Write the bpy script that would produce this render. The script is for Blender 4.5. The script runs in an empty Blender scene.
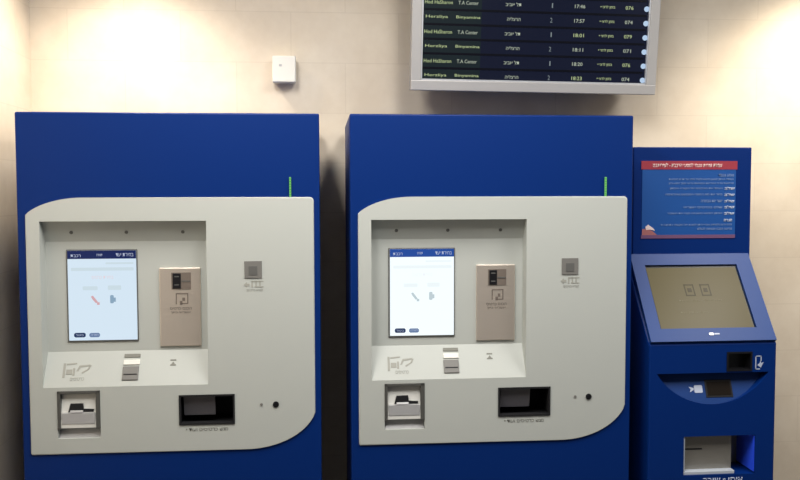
import bpy, bmesh, math
from mathutils import Vector, Matrix

S = bpy.context.scene
COL = S.collection

# ------------------------------------------------------------------ materials
def mat(name, col, rough=0.5, metal=0.0, spec=0.5, emit=None, estr=0.0, coat=0.0):
    m = bpy.data.materials.new(name); m.use_nodes = True
    b = m.node_tree.nodes['Principled BSDF']
    b.inputs['Base Color'].default_value = (*col, 1)
    b.inputs['Roughness'].default_value = rough
    b.inputs['Metallic'].default_value = metal
    b.inputs['Specular IOR Level'].default_value = spec
    b.inputs['Coat Weight'].default_value = coat
    if emit:
        b.inputs['Emission Color'].default_value = (*emit, 1)
        b.inputs['Emission Strength'].default_value = estr
    return m

def add_noise_bump(m, scale, strength, rough_amt=0.0, stretch=None, dist=0.002):
    nt = m.node_tree; b = nt.nodes['Principled BSDF']
    tc = nt.nodes.new('ShaderNodeTexCoord'); mp = nt.nodes.new('ShaderNodeMapping')
    if stretch: mp.inputs['Scale'].default_value = stretch
    nz = nt.nodes.new('ShaderNodeTexNoise'); nz.inputs['Scale'].default_value = scale
    nz.inputs['Detail'].default_value = 4
    nt.links.new(tc.outputs['Object'], mp.inputs['Vector']); nt.links.new(mp.outputs['Vector'], nz.inputs['Vector'])
    bp = nt.nodes.new('ShaderNodeBump'); bp.inputs['Strength'].default_value = strength; bp.inputs['Distance'].default_value = dist
    nt.links.new(nz.outputs['Fac'], bp.inputs['Height']); nt.links.new(bp.outputs['Normal'], b.inputs['Normal'])
    if rough_amt:
        mr = nt.nodes.new('ShaderNodeMapRange'); r = b.inputs['Roughness'].default_value
        mr.inputs['To Min'].default_value = r - rough_amt; mr.inputs['To Max'].default_value = r + rough_amt
        nt.links.new(nz.outputs['Fac'], mr.inputs['Value']); nt.links.new(mr.outputs['Result'], b.inputs['Roughness'])
    return m

def stone_tiles(name, c1, c2, joint, axis='X', bw=0.40, rh=0.185):
    m = mat(name, c1, 0.55, spec=0.35); nt = m.node_tree; b = nt.nodes['Principled BSDF']
    tc = nt.nodes.new('ShaderNodeTexCoord'); sp = nt.nodes.new('ShaderNodeSeparateXYZ'); cb = nt.nodes.new('ShaderNodeCombineXYZ')
    nt.links.new(tc.outputs['Object'], sp.inputs[0])
    nt.links.new(sp.outputs['X' if axis == 'X' else 'Y'], cb.inputs['X'])
    nt.links.new(sp.outputs['Y' if axis == 'Z' else 'Z'], cb.inputs['Y'])
    br = nt.nodes.new('ShaderNodeTexBrick')
    br.inputs['Scale'].default_value = 1; br.inputs['Brick Width'].default_value = bw; br.inputs['Row Height'].default_value = rh
    br.inputs['Mortar Size'].default_value = 0.0022; br.inputs['Mortar Smooth'].default_value = 0.3
    br.inputs['Color1'].default_value = (*c1, 1); br.inputs['Color2'].default_value = (*c2, 1); br.inputs['Mortar'].default_value = (*joint, 1)
    nt.links.new(cb.outputs[0], br.inputs['Vector'])
    nz = nt.nodes.new('ShaderNodeTexNoise'); nz.inputs['Scale'].default_value = 5; nz.inputs['Detail'].default_value = 7; nz.inputs['Roughness'].default_value = 0.65
    nt.links.new(tc.outputs['Object'], nz.inputs['Vector'])
    rp = nt.nodes.new('ShaderNodeValToRGB')
    rp.color_ramp.elements[0].position = 0.3; rp.color_ramp.elements[0].color = (0.86, 0.83, 0.80, 1)
    rp.color_ramp.elements[1].position = 0.7; rp.color_ramp.elements[1].color = (1, 1, 1, 1)
    nt.links.new(nz.outputs['Fac'], rp.inputs['Fac'])
    mx = nt.nodes.new('ShaderNodeMix'); mx.data_type = 'RGBA'; mx.blend_type = 'MULTIPLY'; mx.inputs['Factor'].default_value = 1
    nt.links.new(br.outputs['Color'], mx.inputs['A']); nt.links.new(rp.outputs['Color'], mx.inputs['B'])
    nt.links.new(mx.outputs['Result'], b.inputs['Base Color'])
    bp = nt.nodes.new('ShaderNodeBump'); bp.inputs['Strength'].default_value = 0.08; bp.inputs['Distance'].default_value = 0.002; bp.invert = True
    nt.links.new(br.outputs['Fac'], bp.inputs['Height']); nt.links.new(bp.outputs['Normal'], b.inputs['Normal'])
    return m

M = {}
M['stone'] = stone_tiles('beige_stone_tiles', (0.76, 0.68, 0.565), (0.735, 0.655, 0.54), (0.695, 0.615, 0.505))
M['stone_side'] = stone_tiles('beige_stone_tiles_side', (0.76, 0.68, 0.565), (0.735, 0.655, 0.54), (0.695, 0.615, 0.505), 'Y')
M['floor'] = stone_tiles('dark_floor_tiles', (0.10, 0.095, 0.09), (0.085, 0.08, 0.075), (0.05, 0.05, 0.05), 'Z', 0.6, 0.6)
M['ceiling'] = add_noise_bump(mat('ceiling_paint', (0.55, 0.54, 0.52), 0.9), 60, 0.1)
M['blue'] = add_noise_bump(mat('blue_powder_coat', (0.001, 0.021, 0.142), 0.42, spec=0.15), 900, 0.05, 0.04)
M['blue_toplit'] = add_noise_bump(mat('toplit_blue_powder_coat', (0.009, 0.040, 0.172), 0.42, spec=0.2), 900, 0.05, 0.04)  # paler copy of the blue: top light on tilted faces, put into the colour
M['grey_white'] = add_noise_bump(mat('pale_grey_moulding', (0.455, 0.475, 0.450), 0.5, spec=0.4), 700, 0.06, 0.05)
M['dark'] = add_noise_bump(mat('charcoal_plastic', (0.018, 0.018, 0.020), 0.4, spec=0.2), 500, 0.08, 0.05)
M['black'] = add_noise_bump(mat('black_plastic', (0.006, 0.006, 0.008), 0.35), 500, 0.05, 0.05)
M['flap'] = add_noise_bump(mat('smoky_flap', (0.10, 0.097, 0.11), 0.3), 300, 0.05, 0.05)
M['bezel'] = add_noise_bump(mat('grey_bezel', (0.11, 0.11, 0.105), 0.45), 500, 0.08, 0.05)
M['slot_frame'] = add_noise_bump(mat('dark_grey_slot_frame', (0.075, 0.075, 0.07), 0.45), 500, 0.08, 0.05)
M['mid_grey'] = add_noise_bump(mat('mid_grey_plastic', (0.17, 0.165, 0.155), 0.5), 500, 0.08, 0.05)
M['print'] = add_noise_bump(mat('grey_print', (0.20, 0.20, 0.175), 0.7), 400, 0.03)
M['print_faint'] = add_noise_bump(mat('faint_grey_print', (0.32, 0.32, 0.285), 0.7), 400, 0.03)
M['steel'] = add_noise_bump(mat('brushed_steel', (0.70, 0.62, 0.54), 0.32, 0.65), 60, 0.15, 0.07, (0.3, 1, 14))
M['steel_print'] = add_noise_bump(mat('etched_steel', (0.20, 0.165, 0.14), 0.6, 0.4), 400, 0.03)
M['silver'] = add_noise_bump(mat('silver_plastic', (0.42, 0.42, 0.43), 0.4, 0.2), 400, 0.05, 0.05)
M['tray_metal'] = add_noise_bump(mat('tray_steel', (0.27, 0.255, 0.225), 0.42, 0.5), 40, 0.2, 0.08, (1, 1, 10))
M['tray_lip'] = add_noise_bump(mat('pale_tray_lip', (0.55, 0.60, 0.68), 0.4, 0.3), 400, 0.05)
M['white_plastic'] = add_noise_bump(mat('white_plastic', (0.72, 0.71, 0.66), 0.4), 400, 0.05, 0.05)
M['white_insert'] = add_noise_bump(mat('white_insert', (0.66, 0.66, 0.63), 0.4), 400, 0.05, 0.05)
M['white_print'] = add_noise_bump(mat('white_print', (0.42, 0.47, 0.60), 0.6), 400, 0.03)
M['alu'] = add_noise_bump(mat('aluminium_frame', (0.43, 0.42, 0.415), 0.42, 0.2), 80, 0.1, 0.06, (8, 1, 1))
M['alu_lip_lit'] = add_noise_bump(mat('lit_aluminium_lip', (0.62, 0.64, 0.68), 0.35, 0.5), 80, 0.1, 0.05)  # paler than the frame: light on the inner edge painted into the colour
M['poster'] = add_noise_bump(mat('poster_blue', (0.008, 0.075, 0.30), 0.4), 300, 0.03)
M['poster_red'] = add_noise_bump(mat('poster_red', (0.32, 0.035, 0.055), 0.4), 300, 0.03)
M['poster_mauve'] = add_noise_bump(mat('poster_mauve', (0.16, 0.075, 0.16), 0.4), 300, 0.03)
M['poster_text'] = add_noise_bump(mat('poster_text', (0.24, 0.34, 0.58), 0.5), 300, 0.03)
M['poster_bold'] = add_noise_bump(mat('poster_bold_text', (0.52, 0.58, 0.72), 0.5), 300, 0.03)
M['poster_title'] = add_noise_bump(mat('poster_title', (0.78, 0.62, 0.60), 0.5), 300, 0.03)
M['orange'] = add_noise_bump(mat('poster_swoosh', (0.36, 0.13, 0.13), 0.5), 300, 0.03)
def screen(name, col, st, rough=0.15, base=(0.004, 0.004, 0.006), spec=0.1):
    return add_noise_bump(mat(name, base, rough, spec=spec, emit=col, estr=st), 20, 0.0)
M['disp_a'] = screen('display_pale_blue', (0.72, 0.86, 0.98), 0.92)
M['disp_b'] = screen('display_white', (0.90, 0.98, 1.0), 1.05)
M['bar_a'] = screen('display_navy', (0.012, 0.025, 0.12), 0.8)
M['bar_b'] = screen('display_bar_blue', (0.02, 0.08, 0.36), 0.9)
M['btn_a'] = screen('display_button_dark', (0.02, 0.045, 0.13), 0.8)
M['btn_b'] = screen('display_button_pale', (0.14, 0.22, 0.40), 0.9)
M['scr_white'] = screen('display_text_white', (0.55, 0.62, 0.8), 0.8)
M['scr_ghost'] = screen('display_field', (0.66, 0.79, 0.86), 0.9)
M['scr_red'] = screen('display_red', (0.72, 0.42, 0.45), 0.9)
M['scr_redpale'] = screen('display_red_pale', (0.85, 0.72, 0.78), 0.9)
M['scr_teal'] = screen('display_teal', (0.28, 0.42, 0.56), 0.9)
M['lcd'] = screen('board_navy', (0.006, 0.010, 0.030), 0.7, 0.3)
M['lcd_dark'] = screen('board_dark', (0.0015, 0.003, 0.008), 0.5, 0.3)
M['lcd_green'] = screen('board_green_black', (0.008, 0.016, 0.018), 1.0, 0.3)
M['lcd_text'] = screen('board_text_green', (0.42, 0.50, 0.26), 1.15)
M['lcd_text2'] = screen('board_text_grey', (0.40, 0.45, 0.36), 1.1)
M['lcd_dim'] = screen('board_text_dim', (0.20, 0.24, 0.25), 1.0)
M['lcd_icon'] = screen('board_icon', (0.42, 0.55, 0.72), 1.1)
M['led'] = screen('green_led', (0.20, 0.50, 0.12), 0.8, 0.3, (0.02, 0.1, 0.03))
M['led_gap'] = screen('green_led_gap', (0.03, 0.30, 0.07), 0.8, 0.3, (0.02, 0.08, 0.03))
M['khaki'] = screen('khaki_display', (0.135, 0.115, 0.052), 0.5, 0.3, (0.05, 0.042, 0.024), 0.09)
M['khaki_dark'] = screen('khaki_display_print', (0.05, 0.042, 0.022), 0.6, 0.3, (0.03, 0.025, 0.015), 0.09)
M['khaki_lite'] = screen('khaki_display_pale', (0.18, 0.155, 0.10), 0.6, 0.3, (0.08, 0.07, 0.04), 0.09)
M['lit_blue'] = add_noise_bump(mat('lit_blue_plastic', (0.03, 0.10, 0.95), 0.35), 400, 0.05)  # vivid blue paints the light falling on the tray's inner wall
M['reader_glass'] = add_noise_bump(mat('brown_reader_glass', (0.012, 0.009, 0.007), 0.35, spec=0.08), 200, 0.03)

# ------------------------------------------------------------------ mesh helpers
def wloc(o):
    v = Vector((0, 0, 0))
    while o: v += o.location; o = o.parent
    return v

def link(name, bm, m, parent=None, mx=None):
    if mx is not None: bmesh.ops.transform(bm, matrix=mx, verts=bm.verts)
    if parent is not None: bmesh.ops.translate(bm, vec=-wloc(parent), verts=bm.verts)
    bmesh.ops.recalc_face_normals(bm, faces=bm.faces)
    me = bpy.data.meshes.new(name); bm.to_mesh(me); bm.free()
    me.materials.append(M[m] if isinstance(m, str) else m)
    o = bpy.data.objects.new(name, me); COL.objects.link(o)
    if parent is not None: o.parent = parent
    return o

def bbox(bm, x0, x1, y0, y1, z0, z1, bev=0.0, seg=2):
    r = bmesh.ops.create_cube(bm, size=1.0)
    vs = r['verts']
    for v in vs:
        v.co = Vector(((x0 + x1) / 2 + v.co.x * (x1 - x0), (y0 + y1) / 2 + v.co.y * (y1 - y0), (z0 + z1) / 2 + v.co.z * (z1 - z0)))
    if bev:
        es = list({e for v in vs for e in v.link_edges})
        bmesh.ops.bevel(bm, geom=es, offset=bev, segments=seg, profile=0.5, affect='EDGES')

def box(name, x0, x1, y0, y1, z0, z1, m, parent=None, bev=0.0, mx=None, seg=2):
    bm = bmesh.new(); bbox(bm, x0, x1, y0, y1, z0, z1, bev, seg)
    return link(name, bm, m, parent, mx)

def bprism(bm, pts, a, b, plane='XZ', bev=0.0):
    """extrude a closed outline; plane XZ: a is the front (-Y) side, b the back; plane YZ: along X"""
    def P(p, t): return Vector((p[0], t, p[1])) if plane == 'XZ' else Vector((t, p[0], p[1]))
    A = [bm.verts.new(P(p, a)) for p in pts]; B = [bm.verts.new(P(p, b)) for p in pts]
    f = bm.faces.new(A); bm.faces.new(B[::-1])
    n = len(pts)
    for i in range(n): bm.faces.new((A[i], B[i], B[(i + 1) % n], A[(i + 1) % n]))
    if bev: bmesh.ops.bevel(bm, geom=list(f.edges), offset=bev, segments=2, profile=0.5, affect='EDGES')

def prism(name, pts, a, b, m, parent=None, plane='XZ', bev=0.0, mx=None):
    bm = bmesh.new(); bprism(bm, pts, a, b, plane, bev)
    return link(name, bm, m, parent, mx)

def bdisc(bm, cx, cz, r, y0, y1, n=24):
    bprism(bm, [(cx + r * math.cos(2 * math.pi * i / n), cz + r * math.sin(2 * math.pi * i / n)) for i in range(n)], y0, y1)

def arc(cx, cz, rx, rz, a0, a1, n=10):
    return [(cx + rx * math.cos(math.radians(a0 + (a1 - a0) * i / n)), cz + rz * math.sin(math.radians(a0 + (a1 - a0) * i / n))) for i in range(n + 1)]

def rrect(x0, x1, z0, z1, r, n=6):
    return (arc(x1 - r, z1 - r, r, r, 0, 90, n) + arc(x0 + r, z1 - r, r, r, 90, 180, n)
            + arc(x0 + r, z0 + r, r, r, 180, 270, n) + arc(x1 - r, z0 + r, r, r, 270, 360, n))

def cut(o, boxes=(), prisms=()):
    """cut box / prism holes (world coordinates) out of a mesh object"""
    jobs = [(bbox, b) for b in boxes] + [(bprism, p) for p in prisms]
    for fn, args in jobs:
        bm = bmesh.new(); fn(bm, *args)
        c = link('cutter', bm, o.data.materials[0], o.parent)
        md = o.modifiers.new('cut', 'BOOLEAN'); md.operation = 'DIFFERENCE'; md.solver = 'EXACT'; md.object = c
        bpy.context.view_layer.update()
        me = bpy.data.meshes.new_from_object(o.evaluated_get(bpy.context.evaluated_depsgraph_get()))
        o.modifiers.clear(); o.data = me
        bpy.data.objects.remove(c)

def text_bm(bm, s, x0, x1, z0, z1, y, mono=True, bold=0.0, depth=0.0005):
    """letters fitted into a box, facing -Y"""
    c = bpy.data.curves.new('t', 'FONT'); c.body = s; c.resolution_u = 2; c.offset = bold
    o = bpy.data.objects.new('t', c); COL.objects.link(o)
    bpy.context.view_layer.update()
    me = bpy.data.meshes.new_from_object(o.evaluated_get(bpy.context.evaluated_depsgraph_get()))
    bpy.data.objects.remove(o)
    xs = [v.co.x for v in me.vertices]; ys = [v.co.y for v in me.vertices]
    a, b, e, f = min(xs), max(xs), min(ys), max(ys)
    t = bmesh.new(); t.from_mesh(me)
    for v in t.verts:
        v.co = Vector((x0 + (v.co.x - a) / (b - a) * (x1 - x0), y, z0 + (v.co.y - e) / (f - e) * (z1 - z0)))
    g = bmesh.ops.extrude_face_region(t, geom=list(t.faces))
    bmesh.ops.translate(t, vec=(0, depth, 0), verts=[v for v in g['geom'] if isinstance(v, bmesh.types.BMVert)])
    t.to_mesh(me); t.free(); bm.from_mesh(me); bpy.data.meshes.remove(me)

def heb(s): return s[::-1]            # the letters run right to left

def text(name, items, m, parent, mx=None, bold=0.0):
    for it in items:
        bm = bmesh.new(); text_bm(bm, *it, bold=bold); link(name, bm, m, parent, mx)

def tag(o, label, cat, group=None):
    o['label'] = label; o['category'] = cat
    if group: o['group'] = group
    return o

def empty(name, loc, label, cat, group=None):
    o = bpy.data.objects.new(name, None); COL.objects.link(o); o.location = loc
    o.empty_display_size = 0.1
    return tag(o, label, cat, group)

def struct(o):
    o['kind'] = 'structure'; return o

def frame_on(p_bottom, p_top):
    """matrix for a sloped face: local z runs from p_bottom to p_top (Y,Z points), local -y points out of the face"""
    v = Vector((0, p_top[0] - p_bottom[0], p_top[1] - p_bottom[1])); L = v.length; v.normalize()
    inn = Vector((0, v.z, -v.y))
    m = Matrix(((1, inn.x, v.x, 0), (0, inn.y, v.y, p_bottom[0]), (0, inn.z, v.z, p_bottom[1]), (0, 0, 0, 1)))
    return m, L

# ------------------------------------------------------------------ room
YB, XL, CEIL = 0.55, -0.13, 2.62
struct(box('wall_back', XL - 0.1, 4.6, YB, YB + 0.1, 0, CEIL, 'stone'))
struct(box('wall_left', XL - 0.1, XL, -1.6, YB, 0, CEIL, 'stone_side'))
struct(box('floor', XL - 0.1, 4.6, -4.2, YB + 0.1, -0.1, 0, 'floor'))
struct(box('ceiling', XL - 0.1, 4.6, -4.2, YB + 0.1, CEIL, CEIL + 0.1, 'ceiling'))

# ------------------------------------------------------------------ big ticket machine
W, DEP, ZT = 0.9, 0.50, 1.792
ZR, RL, RR, RB, RY = 1.4687, 0.0597, 0.5545, 0.962, 0.055      # screen recess
def make_machine():
    root = empty('ticket_machine', (W / 2, DEP / 2, 0), '', 'ticket machine', 'two large blue ticket machines')
    cab = box('cabinet', -0.006, W + 0.002, 0.006, DEP, 0.06, ZT + 0.006, 'blue', root, 0.005, seg=3)
    cut(cab, [(RL - 0.012, RR + 0.012, -0.05, 0.10, RB - 0.012, ZR + 0.012),
              (0.092, 0.235, -0.05, 0.06, 0.795, 0.958), (0.455, 0.643, -0.05, 0.16, 0.826, 0.94)])
    box('plinth', 0.03, W - 0.03, 0.05, DEP - 0.03, 0, 0.06, 'dark', root, 0.002)
    # pale front panel with the big rounded corners
    zb, zp, pl, pr = 0.7545, 1.5405, 0.0185, 0.8835
    pts = ([(pl + 0.004, zb), ] + [(0.66, zb)] + arc(0.67, zb + 0.148, (pr - 0.67) / 0.966, 0.148, 273, 345, 14)
           + arc(pr - 0.012, zp - 0.012, 0.012, 0.012, 0, 90, 4)
           + arc(0.19, zp - 0.098, (0.19 - pl) / 0.883, 0.098, 90, 152, 12) + [(pl, zb + 0.004)])
    fas = prism('fascia', pts, 0.0, 0.020, 'grey_white', root, bev=0.004)
    cut(fas, [(RL, RR, -0.05, 0.05, RB, ZR), (0.100, 0.2275, -0.05, 0.05, 0.803, 0.9505), (0.464, 0.6345, -0.05, 0.05, 0.836, 0.930)])
    # recess: side cheeks, leaning brow, upright back, sloped shelf
    bm = bmesh.new()
    bprism(bm, [(0.022, ZR), (RY - 0.003, ZR - 0.058), (RY, ZR - 0.064), (RY, 1.062), (0.001, RB), (0.098, RB), (0.098, ZR)], RL, RR, 'YZ')
    bbox(bm, RL - 0.01, RL, 0.0205, 0.098, RB - 0.01, ZR + 0.01)
    bbox(bm, RR, RR + 0.01, 0.0205, 0.098, RB - 0.01, ZR + 0.01)
    bbox(bm, RL - 0.01, RR + 0.01, 0.0205, 0.098, ZR, ZR + 0.01)
    rec = link('recess_panel', bm, 'grey_white', root)
    bx, _ = frame_on((RY - 0.003, ZR - 0.058), (0.022, ZR))
    for x in (0.142, 0.307, 0.478):
        b = bmesh.new(); bdisc(b, x, 0.026, 0.0055, -0.002, 0.002)
        link('spotlight', b, 'bezel', rec, bx)
    # touch screen
    sc = box('touch_screen', 0.121, 0.336, RY - 0.004, RY + 0.01, 1.092, 1.380, 'bezel', root, 0.002)
    box('display', 0.126, 0.3325, RY - 0.006, RY - 0.002, 1.0975, 1.3765, 'disp_a', sc)
    y = RY - 0.0068
    box('status_bar', 0.126, 0.3325, y, RY - 0.005, 1.351, 1.3765, 'bar_a', sc)
    y2 = RY - 0.0074
    text('status_text', [('19:09', 0.214, 0.231, 1.359, 1.367, y2), (heb('בחירת יעד'), 0.272, 0.325, 1.358, 1.368, y2), (heb('רכבת'), 0.136, 0.166, 1.357, 1.365, y2)], 'scr_white', sc)
    prism('screen_button', rrect(0.141, 0.176, 1.107, 1.1215, 0.006), y, RY - 0.005, 'btn_a', sc)
    prism('screen_button', rrect(0.187, 0.219, 1.107, 1.1205, 0.006), y, RY - 0.005, 'btn_b', sc)
    text('button_text', [(heb('ביטול'), 0.147, 0.170, 1.1115, 1.118, y2), (heb('חזרה'), 0.192, 0.214, 1.1115, 1.117, y2)], 'scr_white', sc)
    for c in ((0.136, 0.325, 1.314, 1.324), (0.240, 0.325, 1.334, 1.340), (0.170, 0.215, 1.254, 1.266), (0.246, 0.286, 1.254, 1.268)):
        bm = bmesh.new(); bprism(bm, rrect(*c, 0.003), y, RY - 0.005); link('screen_field', bm, 'scr_ghost', sc)
    text('screen_heading', [(heb('בחירת כרטיס'), 0.198, 0.263, 1.289, 1.298, y)], 'scr_redpale', sc)
    bm = bmesh.new()
    bprism(bm, [(0.194, 1.234), (0.200, 1.237), (0.215, 1.217), (0.209, 1.213), (0.199, 1.225)], y, RY - 0.005)
    bbox(bm, 0.212, 0.220, y, RY - 0.005, 1.208, 1.216)
    link('screen_icon', bm, 'scr_red', sc)
    bm = bmesh.new(); bprism(bm, rrect(0.252, 0.263, 1.212, 1.238, 0.004), y, RY - 0.005); bbox(bm, 0.263, 0.269, y, RY - 0.005, 1.217, 1.230)
    link('screen_icon', bm, 'scr_teal', sc)
    # steel card reader plate
    pk = box('card_reader', 0.402, 0.5285, RY - 0.007, RY + 0.01, 1.074, 1.321, 'steel', root, 0.0025)
    box('card_window', 0.4395, 0.499, RY - 0.0085, RY - 0.004, 1.2535, 1.306, 'steel_print', pk)
    box('card_mouth', 0.4435, 0.4685, RY - 0.0105, RY - 0.006, 1.256, 1.3035, 'black', pk, 0.001)
    bm = bmesh.new()
    bbox(bm, 0.470, 0.497, RY - 0.010, RY - 0.008, 1.277, 1.281)
    for zz in (1.266, 1.292): bbox(bm, 0.449, 0.463, RY - 0.0115, RY - 0.010, zz, zz + 0.003)
    link('card_rail', bm, 'bezel', pk)
    bm = bmesh.new(); yy = (RY - 0.008, RY - 0.006)
    for a in ((0.452, 0.455, 1.207, 1.241), (0.452, 0.490, 1.238, 1.241), (0.487, 0.490, 1.207, 1.241), (0.464, 0.472, 1.205, 1.217), (0.468, 0.487, 1.207, 1.210), (0.472, 0.480, 1.217, 1.227)):
        bbox(bm, a[0], a[1], yy[0], yy[1], a[2], a[3])
    text_bm(bm, heb('הכנס כרטיס'), 0.434, 0.500, 1.189, 1.197, yy[0]); text_bm(bm, heb('אשראי כאן'), 0.438, 0.497, 1.176, 1.184, yy[0])
    link('engraved_caption', bm, 'steel_print', pk)
    # on the sloped shelf
    mx, L = frame_on((0.001, RB), (RY, 1.062))
    # heights along the slope
    bm = bmesh.new()
    bprism(bm, [(0.112, 0.030), (0.119, 0.030), (0.119, 0.076), (0.112, 0.076)], -0.0012, 0.002)
    bprism(bm, [(0.121, 0.070), (0.152, 0.073), (0.152, 0.077), (0.121, 0.075)], -0.0012, 0.002)
    bprism(bm, [(0.152, 0.050), (0.158, 0.050), (0.164, 0.062), (0.190, 0.066), (0.193, 0.071), (0.160, 0.068)], -0.0012, 0.002)
    bprism(bm, [(0.170, 0.042), (0.190, 0.055), (0.196, 0.068), (0.191, 0.068), (0.184, 0.056), (0.168, 0.046)], -0.0012, 0.002)
    bprism(bm, [(0.122, 0.040), (0.140, 0.040), (0.140, 0.056), (0.122, 0.056)], -0.0012, 0.002)
    bprism(bm, [(0.142, 0.036), (0.148, 0.036), (0.148, 0.060), (0.142, 0.060)], -0.0012, 0.002)
    text_bm(bm, heb('כרטיסים'), 0.136, 0.178, 0.020, 0.030, -0.0012)
    link('engraved_symbol', bm, 'print_faint', rec, mx)
    scn = box('barcode_scanner', 0.2915, 0.340, -0.0045, 0.005, 0.018, 0.062, 'mid_grey', root, 0.0015, mx)
    box('scanner_slit', 0.2955, 0.336, -0.006, -0.004, 0.034, 0.037, 'dark', scn, 0, mx)
    box('light_bar', 0.292, 0.3415, -0.004, 0.005, 0.067, 0.083, 'white_plastic', root, 0.001, mx)
    box('scanner_caption', 0.293, 0.3415, -0.003, 0.005, 0.091, 0.102, 'print', root, 0.0005, mx)
    bm = bmesh.new()
    for zz in (0.062, 0.078): bbox(bm, 0.434, 0.452, -0.0012, 0.002, zz, zz + 0.004)
    bprism(bm, [(0.437, 0.066), (0.449, 0.066), (0.443, 0.075)], -0.0012, 0.002)
    link('arrow_mark', bm, 'print', rec, mx)
    # receipt printer slot, bottom left
    slot = bmesh.new()
    for a in ((0.1005, 0.1095, 0.833, 0.950), (0.2145, 0.227, 0.833, 0.950), (0.1005, 0.227, 0.9415, 0.950)):
        bbox(slot, a[0], a[1], -0.003, 0.050, a[2], a[3], 0.001)
    sl = link('receipt_slot', slot, 'slot_frame', root)
    bm = bmesh.new()
    bprism(bm, [(0.045, 0.803), (0.012, 0.803), (0.030, 0.836), (0.045, 0.836)], 0.1005, 0.227, 'YZ')
    link('slot_sill', bm, 'silver', sl)
    bm = bmesh.new()
    bprism(bm, [(0.006, 0.886), (0.016, 0.9412), (0.045, 0.9412), (0.045, 0.836), (0.0, 0.836), (0.0, 0.846), (0.004, 0.886)], 0.110, 0.2142, 'YZ')
    link('printer_insert', bm, 'white_insert', sl)
    bm = bmesh.new()
    bprism(bm, [(0.138, 0.910), (0.175, 0.910), (0.177, 0.894), (0.207, 0.892), (0.207, 0.8845), (0.131, 0.8845)], 0.0025, 0.02)
    link('printer_mouth', bm, 'dark', sl)
    bm = bmesh.new(); bprism(bm, [(-0.003, 0.8845), (0.0, 0.890), (0.010, 0.890), (0.010, 0.8845)], 0.138, 0.176, 'YZ')
    link('paper_guide', bm, 'silver', sl)
    box('printer_lower_panel', 0.113, 0.2115, -0.0015, 0.01, 0.848, 0.882, 'silver', sl, 0.001)
    # contactless sensor, right
    sn = box('sensor_window', 0.669, 0.7225, -0.003, 0.012, 1.2905, 1.3435, 'mid_grey', root, 0.001)
    box('sensor_core', 0.682, 0.7085, -0.0042, -0.002, 1.300, 1.328, 'bezel', sn, 0.0005)
    bm = bmesh.new()
    bprism(bm, [(0.666, 1.270), (0.676, 1.279), (0.676, 1.274), (0.684, 1.274), (0.684, 1.266), (0.676, 1.266), (0.676, 1.261)], -0.001, 0.005)
    for k in range(3):
        bbox(bm, 0.690 + 0.012 * k, 0.694 + 0.012 * k, -0.001, 0.005, 1.262 + 0.002 * k, 1.282)
    bbox(bm, 0.690, 0.727, -0.001, 0.005, 1.279, 1.282); bbox(bm, 0.700, 0.727, -0.001, 0.005, 1.262, 1.265)
    text_bm(bm, heb('קורא כרטיס'), 0.675, 0.725, 1.2475, 1.256, -0.001)
    link('sensor_caption', bm, 'print_faint', fas)
    # ticket tray
    tr = bmesh.new()
    z0, z1, x0, x1 = 0.836, 0.930, 0.464, 0.6345
    for a in ((x0 - .006, x0, z0 - .006, z1 + .006), (x1, x1 + .006, z0 - .006, z1 + .006)): bbox(tr, a[0], a[1], 0.0205, 0.15, a[2], a[3])
    bbox(tr, x0, x1, 0.0205, 0.15, z0 - .006, z0); bbox(tr, x0, x1, 0.0205, 0.15, z1, z1 + .006); bbox(tr, x0, x1, 0.14, 0.15, z0, z1)
    for a in ((x0, x0 + .0055, z0, z1), (x1 - .0055, x1, z0, z1), (x0 + .0055, x1 - .0055, z0, z0 + .0055), (x0 + .0055, x1 - .0055, z1 - .0055, z1)): bbox(tr, a[0], a[1], -0.003, 0.022, a[2], a[3])
    t = link('ticket_tray', tr, 'dark', root)
    bm = bmesh.new(); bprism(bm, [(0.012, z1 - 0.006), (0.018, z1 - 0.006), (0.034, z0 + 0.028), (0.028, z0 + 0.024)], x0 + 0.012, x0 + 0.108, 'YZ')
    link('tray_flap', bm, 'flap', t)
    text('tray_caption', [(heb('מגש כרטיסים ועודף'), 0.484, 0.613, 0.8125, 0.826, -0.0008)], 'print', fas, bold=0.01)
    # lock and screw
    bm = bmesh.new(); bdisc(bm, 0.761, 0.894, 0.0095, -0.003, 0.01); bdisc(bm, 0.761, 0.894, 0.006, -0.0042, 0.0)
    link('lock', bm, 'black', root)
    bm = bmesh.new(); bdisc(bm, 0.7165, 0.895, 0.0042, -0.002, 0.01)
    link('screw', bm, 'mid_grey', root)
    # green status strip just above the panel
    ld = box('status_light', 0.8085, 0.8142, 0.0, 0.02, 1.5405, 1.602, 'led', root, 0.001)
    bm = bmesh.new()
    for k in range(7): bbox(bm, 0.8083, 0.8144, -0.0005, 0.012, 1.547 + k * 0.008, 1.549 + k * 0.008)
    link('light_divider', bm, 'led_gap', ld)
    return root

def copy_tree(o, parent=None):
    c = o.copy(); COL.objects.link(c)
    if parent is not None: c.parent = parent
    for ch in list(o.children): copy_tree(ch, c)
    return c

ma = make_machine()
ma['label'] = 'large blue ticket machine nearest the left wall, its screen pale blue under a navy bar'
mb = copy_tree(ma); mb.location.x += 1.0016
mb['label'] = 'large blue ticket machine beside the small terminal, its screen white under a bright blue bar'
def recolour(o):
    k = o.name.split('.')[0]
    pale = {'screen_field': screen('field_on_white', (0.86, 0.94, 0.96), 1.0), 'display': M['disp_b'], 'status_bar': M['bar_b'],
            'screen_icon': screen('icon_on_white', (0.52, 0.62, 0.66), 1.0), 'screen_heading': screen('heading_on_white', (0.86, 0.88, 0.92), 1.0)}
    if k in pale:
        o.data = o.data.copy(); o.data.materials[0] = pale[k]
    for ch in o.children: recolour(ch)
recolour(mb)
for ch in mb.children:
    if ch.name.startswith('touch_screen'): ch.location += Vector((-0.004, 0, -0.003))

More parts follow.
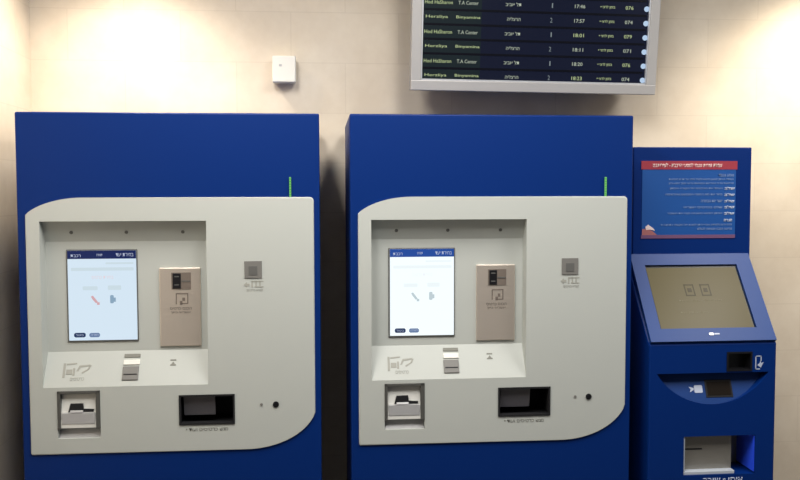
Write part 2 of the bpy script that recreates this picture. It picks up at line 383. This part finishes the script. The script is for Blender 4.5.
# ------------------------------------------------------------------ small terminal on the right
def make_terminal():
    X0, X1 = 1.964, 2.397
    root = empty('self_service_terminal', ((X0 + X1) / 2, 0.22, 0), 'smaller blue self-service terminal with a slanted khaki screen under a notice', 'terminal')
    z1, z2, yb = 1.064, 1.335, 0.20
    body = prism('body', [(0, 0.05), (0, z1 - 0.004), (0.012, z1), (yb + 0.02, z2 - 0.02), (0.44, z2 - 0.02), (0.44, 0.05)], X0, X1, 'blue', root, 'YZ')
    md = body.modifiers.new('b', 'BEVEL'); md.width = 0.006; md.segments = 2; md.limit_method = 'ANGLE'; md.angle_limit = 0.5
    bpy.context.view_layer.update()
    me = bpy.data.meshes.new_from_object(body.evaluated_get(bpy.context.evaluated_depsgraph_get())); body.modifiers.clear(); body.data = me
    box('plinth', X0 + 0.02, X1 - 0.02, 0.04, 0.42, 0, 0.05, 'dark', root)
    # bowl-shaped ledge: segment outline
    sx0, sx1, st, sb = 1.990, 2.372, 0.962, 0.858
    cx = (sx0 + sx1) / 2; hw = (sx1 - sx0) / 2; hgt = st - sb
    R = (hw * hw + hgt * hgt) / (2 * hgt); cz = sb + R; th = math.degrees(math.asin(hw / R))
    seg = [(sx1, st), (sx0, st)] + arc(cx, cz, R, R, 270 - th, 270 + th, 24)[1:-1]
    seg_slot = (2.226, 2.313, 0.966, 1.030)
    tray = (2.085, 2.330, 0.622, 0.752)
    cut(body, [(seg_slot[0], seg_slot[1], -0.05, 0.05, seg_slot[2], seg_slot[3]), (tray[0], tray[1], -0.05, 0.135, tray[2], tray[3])], [(seg, -0.05, 0.05, 'XZ')])
    # sloping floor of the bowl: from the rim at the bottom back to the top
    d = 0.042
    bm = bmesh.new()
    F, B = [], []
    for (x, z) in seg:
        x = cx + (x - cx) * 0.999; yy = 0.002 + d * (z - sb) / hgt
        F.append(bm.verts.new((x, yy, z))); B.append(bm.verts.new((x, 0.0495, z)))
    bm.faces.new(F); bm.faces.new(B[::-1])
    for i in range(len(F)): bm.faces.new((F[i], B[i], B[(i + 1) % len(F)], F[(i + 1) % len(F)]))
    led = link('curved_ledge', bm, 'blue_toplit', root)
    mx, L = frame_on((0.002, sb), (0.002 + d, st))
    k = L / hgt
    box('reader_window', 2.164, 2.256, -0.002, 0.006, (0.878 - sb) * k, (0.932 - sb) * k, 'dark', led, 0.0008, mx)
    box('reader_glass', 2.170, 2.250, -0.003, 0.0, (0.884 - sb) * k, (0.926 - sb) * k, 'reader_glass', led, 0.0005, mx)
    bm = bmesh.new()
    def q(z): return (z - sb) * k
    bprism(bm, rrect(2.126, 2.154, q(0.893), q(0.916), 0.004), -0.0015, 0.003)
    bprism(bm, [(2.110, q(0.895)), (2.124, q(0.902)), (2.124, q(0.908)), (2.108, q(0.912)), (2.114, q(0.904))], -0.0015, 0.003)
    link('reader_symbol', bm, 'white_print', led, mx)
    # card slot and its symbol
    bm = bmesh.new()
    a = seg_slot
    bbox(bm, a[0], a[1], 0.04, 0.05, a[2], a[3])
    for c in ((a[0], a[0] + .006, a[2], a[3]), (a[1] - .006, a[1], a[2], a[3]), (a[0] + .006, a[1] - .006, a[2], a[2] + .006), (a[0] + .006, a[1] - .006, a[3] - .006, a[3])):
        bbox(bm, c[0], c[1], -0.002, 0.04, c[2], c[3])
    link('card_slot', bm, 'black', root)
    bm = bmesh.new()
    for c in ((2.324, 2.327, 0.970, 1.016), (2.324, 2.345, 1.013, 1.016), (2.342, 2.345, 0.998, 1.016), (2.324, 2.340, 0.970, 0.973)):
        bbox(bm, c[0], c[1], -0.001, 0.003, c[2], c[3])
    bprism(bm, [(2.331, 0.985), (2.343, 0.976), (2.352, 0.994), (2.344, 0.991), (2.342, 0.998), (2.338, 0.990)], -0.001, 0.003)
    link('card_symbol', bm, 'white_print', root)
    # tray
    a = tray; bm = bmesh.new()
    bbox(bm, a[0], a[1] - 0.068, 0.030, 0.042, a[2], a[3]); bbox(bm, a[0], a[1] - 0.002, 0.122, 0.134, a[2], a[3])
    t = link('receipt_tray', bm, 'tray_metal', root)
    bm = bmesh.new(); bbox(bm, a[0], a[1] - 0.068, 0.004, 0.030, a[2], a[2] + 0.012, 0.002); bbox(bm, a[0], a[0] + 0.006, 0.004, 0.030, a[2] + 0.012, a[3], 0.001)
    link('tray_lip', bm, 'tray_lip', t)
    box('tray_groove', a[0] + 0.01, a[0] + 0.075, 0.028, 0.031, a[3] - 0.052, a[3] - 0.048, 'dark', t)
    box('lit_tray_side', a[1] - 0.003, a[1] - 0.0005, 0.004, 0.121, a[2] + 0.006, a[3] - 0.004, 'lit_blue', t)  # thin slab carrying the painted-in brightness of the right inner wall
    text('tray_caption', [(heb('איסוף שובר'), 2.152, 2.288, 0.588, 0.612, -0.0008)], 'white_print', root, bold=0.01)
    # slanted screen head
    mx, L = frame_on((0.0, z1), (yb, z2))
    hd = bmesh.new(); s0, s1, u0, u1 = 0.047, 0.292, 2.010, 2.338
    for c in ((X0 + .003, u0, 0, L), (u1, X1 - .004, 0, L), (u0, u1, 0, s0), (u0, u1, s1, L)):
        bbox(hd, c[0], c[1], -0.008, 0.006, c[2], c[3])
    h = link('screen_head', hd, 'blue_toplit', root, mx)
    box('shaded_surround', u0, u1, 0.0, 0.005, s0, s1, 'black', h, 0, mx)  # black behind the display; wider top and right margins draw the bezel shadow
    box('display', u0 + .004, u1 - .006, -0.002, 0.002, s0 + .002, s1 - .009, 'khaki', h, 0, mx)
    y = -0.0026
    for ox in (2.130, 2.186):
        bm = bmesh.new()
        for c in ((0, .004, 0, .045), (.03, .034, 0, .045), (0, .034, .041, .045), (0, .034, 0, .004), (.010, .024, .015, .030)):
            bbox(bm, ox + c[0], ox + c[1], y, -0.001, 0.172 + c[2], 0.172 + c[3])
        link('display_icon', bm, 'khaki_dark', h, mx)
    text('display_text', [(heb('נא לבחור פעולה מבוקשת'), 2.10, 2.25, 0.150, 0.158, y), (heb('המסך אינו זמין כעת'), 2.095, 2.20, 0.105, 0.112, y)], 'khaki_lite', h, mx)
    bm = bmesh.new(); bprism(bm, rrect(2.168, 2.184, 0.0205, 0.0295, 0.003), -0.0095, -0.007)
    link('white_badge', bm, mat('badge_white', (0.9, 0.9, 0.92), 0.4), h, mx)
    bm = bmesh.new(); bprism(bm, rrect(2.186, 2.204, 0.0225, 0.0275, 0.0015), -0.0093, -0.007)
    link('grey_badge', bm, 'white_print', h, mx)
    # upright notice board
    sp = box('sign_panel', X0 + 0.016, X1 + 0.008, yb + 0.004, yb + 0.045, z2 - 0.03, 1.709, 'blue', root, 0.003)
    ys = yb + 0.0035
    SH = Matrix.Translation((0.014, 0, 0))
    n = box('notice', 1.997, 2.334, ys - 0.001, ys + 0.003, 1.394, 1.660, 'poster', sp, 0, SH)
    box('notice_header', 1.993, 2.338, ys - 0.0022, ys, 1.632, 1.661, 'poster_red', sp, 0, SH)
    box('notice_footer', 1.995, 2.334, ys - 0.0022, ys, 1.393, 1.405, 'poster_mauve', sp, 0, SH)
    bm = bmesh.new(); bprism(bm, [(1.998, 1.405), (2.052, 1.405), (2.035, 1.419), (2.012, 1.428), (1.998, 1.425)], ys - 0.0022, ys)
    link('notice_swoosh', bm, 'orange', sp, SH)
    bm = bmesh.new(); bprism(bm, [(2.010, 1.433), (2.020, 1.441), (2.038, 1.428), (2.044, 1.420), (2.026, 1.424), (2.012, 1.423)], ys - 0.003, ys)
    link('notice_emblem', bm, 'poster_title', sp, SH)
    yt = ys - 0.0028
    text('notice_title', [(heb('עמדת שירות עצמי לנוסעי הרכבת - לשירותכם'), 2.034, 2.282, 1.6395, 1.654, yt)], 'poster_title', sp, SH, bold=0.01)
    X = 2.329
    def px(x): return 2.000 + (x - 643) * 0.003655
    def pz(y): return 1.6575 - (y - 162) * 0.003497
    L1 = [(717, 732, 175, 'נוסע נכבד'), (668, 732, 179, 'בעמדה זו ניתן לטעון כרטיס ולקבל מידע על יתרת הנסיעות'), (668, 732, 183, 'יש לפעול על פי ההוראות המופיעות על גבי מסך המגע כאן'),
          (669, 721, 188, 'הצמד את הכרטיס אל הקורא והמתן'), (665, 721, 194.3, 'בחר את סוג החוזה המבוקש מהרשימה'), (700, 721, 200.6, 'אשר את הבחירה'), (683, 721, 206.6, 'שלם בכרטיס אשראי'), (667, 721, 212.8, 'המתן לסיום הטעינה וקח את השובר'),
          (661, 731, 224.2, 'לבירורים ולמידע נוסף ניתן לפנות אל הקופה בתחנה זו'), (697, 731, 228, 'נסיעה טובה ונעימה לכולם')]
    text('notice_text', [(heb(s), px(a), px(b), pz(y + 1.3), pz(y - 1.1), yt) for a, b, y, s in L1], 'poster_text', sp, SH)
    L2 = [(723, 733, y, 'שלב') for y in (188, 194.3, 200.6, 206.6, 212.8)] + [(723, 731, 220, 'הערה')]
    text('notice_steps', [(heb(s), px(a), px(b), pz(y + 1.4), pz(y - 1.3), yt) for a, b, y, s in L2], 'poster_bold', sp, SH, bold=0.02)
    return root
make_terminal()

# ------------------------------------------------------------------ departure board
def make_board():
    w, hh = 0.885, 0.62
    root = empty('departure_board', (1.6715, 0.36, 1.9105), 'grey framed departure board screen with rows of train times, mounted above the machines', 'departure board')
    loc = wloc(root)
    x0, x1 = -0.4485, 0.4485                    # outer frame, local
    fr = bmesh.new(); b = 0.036
    T = Matrix.Translation(loc)
    for c in ((x0, x1, 0, b), (x0, x1, hh - b, hh)): bbox(fr, c[0], c[1], 0.0, 0.05, c[2], c[3], 0.003)
    for c in ((x0, x0 + b, b - .003, hh - b + .003), (x1 - b, x1, b - .003, hh - b + .003)): bbox(fr, c[0], c[1], 0.0005, 0.0495, c[2], c[3], 0.003)
    link('frame', fr, 'alu', root, T)
    lip = bmesh.new(); a0, a1, c0, c1 = x0 + b, x1 - b, b, hh - b
    for c in ((a0, a1, c0, c0 + .005), (a0, a0 + .004, c0, c1), (a1 - .004, a1, c0, c1)): bbox(lip, c[0], c[1], 0.004, 0.02, c[2], c[3])
    link('frame_lip', lip, 'alu_lip_lit', root, T)
    box('housing', x0 + 0.02, x1 - 0.02, 0.051, 0.11, 0.02, hh - 0.02, 'bezel', root, 0.004, T)
    box('mount_arm', -0.06, 0.06, 0.11, 0.19, 0.20, 0.42, 'dark', root, 0.004, T)
    d = box('display', a0, a1, 0.014, 0.03, c0, c1, 'lcd', root, 0, T)
    y = 0.0125
    # row lines and the darker destination column
    box('destination_column', a0 + 0.004, a0 + 0.212, y + .0008, 0.016, c0 + 0.005, c1, 'lcd_green', d, 0, T)
    RP = 0.0503; ROW0 = c0 + 0.0175
    bm = bmesh.new()
    for k in range(11):
        z = ROW0 + RP * k + 0.021
        if z < c1 - 0.01: bbox(bm, a0 + .004, a1 - .012, y, 0.016, z, z + 0.008)
    link('row_line', bm, 'lcd_dark', d, T)
    times = ['18:23', '18:20', '18:11', '18:01', '17:57', '17:46', '17:42', '17:39', '17:31', '17:26', '17:18']
    yt = 0.0118; h1 = 0.0125
    for k in range(11):
        z = ROW0 + RP * k; z0, z1_ = z - h1 / 2, z + h1 / 2
        if z1_ > c1 - 0.01: break
        def put(name, s_, xa, xb, m, dz0=0, dz1=0): text(name, [(s_, a0 + xa, a0 + xb, z0 + dz0, z1_ + dz1, yt)], m, d, T)
        odd = k % 2 == 1
        if not odd:
            put('origin_text', 'Herzliya', 0.014, 0.092, 'lcd_text'); put('destination_text', 'Binyamina', 0.122, 0.208, 'lcd_text')
            put('hebrew_destination', heb('הרצליה'), 0.304, 0.352, 'lcd_text2'); n = '2'
        else:
            put('origin_text', 'Hod HaSharon', 0.010, 0.108, 'lcd_text'); put('destination_text', 'T.A Center', 0.128, 0.200, 'lcd_text2')
            put('hebrew_destination', heb('תל אביב'), 0.297, 0.354, 'lcd_text2'); n = '1'
        put('platform_number', n, 0.460 if n == '2' else 0.464, 0.468, 'lcd_dim', -.002, .002)
        put('train_time', times[k], 0.548, 0.586, 'lcd_text2' if k % 3 else 'lcd_text')
        put('train_status', heb('בזמן לרציף'), 0.642, 0.696, 'lcd_text')
        put('train_number', ['074', '076', '071', '079'][k % 4], 0.735, 0.764, 'lcd_text' if odd else 'lcd_text2')
        b2 = bmesh.new(); zz = z - 0.002; xx = a0 + 0.814
        bprism(b2, arc(xx, zz, 0.0095, 0.0095, 35, 325, 14) + [(xx + 0.013, zz - 0.005), (xx + 0.013, zz + 0.005)], yt - .0006, 0.016)
        link('row_symbol', b2, 'lcd_icon', d, T)
    root.rotation_euler = (math.radians(6), math.radians(0.5), math.radians(1.0))
    return root
make_board()

# ------------------------------------------------------------------ small white box on the wall
wb = empty('wall_box', (0.776, YB, 1.955), 'small white square box fixed to the stone wall above the left ticket machine', 'wall box')
box('cover', 0.7335, 0.8185, YB - 0.062, YB - 0.02, 1.955, 2.051, 'white_plastic', wb, 0.005, seg=3)
box('back_plate', 0.738, 0.814, YB - 0.02, YB, 1.960, 2.046, 'white_plastic', wb, 0.002)
box('button', 0.758, 0.768, YB - 0.064, YB - 0.061, 2.012, 2.020, 'silver', wb, 0.0008)

# ------------------------------------------------------------------ light
def spot(name, loc, target, watts, angle, blend, col, size=0.04):
    l = bpy.data.lights.new(name, 'SPOT'); l.energy = watts; l.spot_size = math.radians(angle); l.spot_blend = blend
    l.color = col; l.shadow_soft_size = size
    o = bpy.data.objects.new(name, l); COL.objects.link(o); o.location = loc
    o.rotation_euler = (Vector(target) - Vector(loc)).to_track_quat('-Z', 'Y').to_euler()
def area(name, loc, target, sx, sy, watts, col):
    l = bpy.data.lights.new(name, 'AREA'); l.shape = 'RECTANGLE'; l.size = sx; l.size_y = sy; l.energy = watts; l.color = col
    o = bpy.data.objects.new(name, l); COL.objects.link(o); o.location = loc
    o.rotation_euler = (Vector(target) - Vector(loc)).to_track_quat('-Z', 'Y').to_euler()
WARM = (1.0, 0.88, 0.72)
spot('downlight_spot', (0.24, 0.17, 2.57), (0.26, 0.20, 0), 55, 114, 0.75, WARM, 0.07)
spot('downlight_spot', (2.88, 0.17, 2.57), (2.88, 0.20, 0), 80, 120, 0.75, (1.0, 0.86, 0.66), 0.07)
for X, P in ((0.53, 32), (1.46, 27), (2.95, 36)):
    area('unseen_fill_panel', (X, -0.98, 2.6), (X, -0.93, 0), 0.32, 1.15, P, (1.0, 0.97, 0.92))  # unseen ceiling lights added for front fill, spaced so the gaps stay dark
w = bpy.data.worlds.new('station_hall'); S.world = w; w.use_nodes = True
bg = w.node_tree.nodes['Background']; bg.inputs['Color'].default_value = (0.95, 0.97, 1.0, 1); bg.inputs['Strength'].default_value = 0.12

# ------------------------------------------------------------------ camera
cam = bpy.data.cameras.new('camera'); cam.sensor_width = 36; cam.lens = 850 * 36 / 800; cam.clip_start = 0.05
co = bpy.data.objects.new('camera', cam); COL.objects.link(co)
yw, pt, rl = 0.0931, 0.0544, -0.0022
fw = Vector((math.sin(yw) * math.cos(pt), math.cos(yw) * math.cos(pt), -math.sin(pt)))
r = Vector((math.cos(yw), -math.sin(yw), 0)); u = r.cross(fw)
r2 = r * math.cos(rl) + u * math.sin(rl); u2 = -r * math.sin(rl) + u * math.cos(rl)
co.matrix_world = Matrix(((r2.x, u2.x, -fw.x, 0.9042), (r2.y, u2.y, -fw.y, -2.6485), (r2.z, u2.z, -fw.z, 1.55), (0, 0, 0, 1)))
S.camera = co
S.view_settings.view_transform = 'Standard'; S.view_settings.look = 'None'
S.view_settings.gamma = 1; S.view_settings.use_curve_mapping = False
S.view_settings.exposure = 0.0
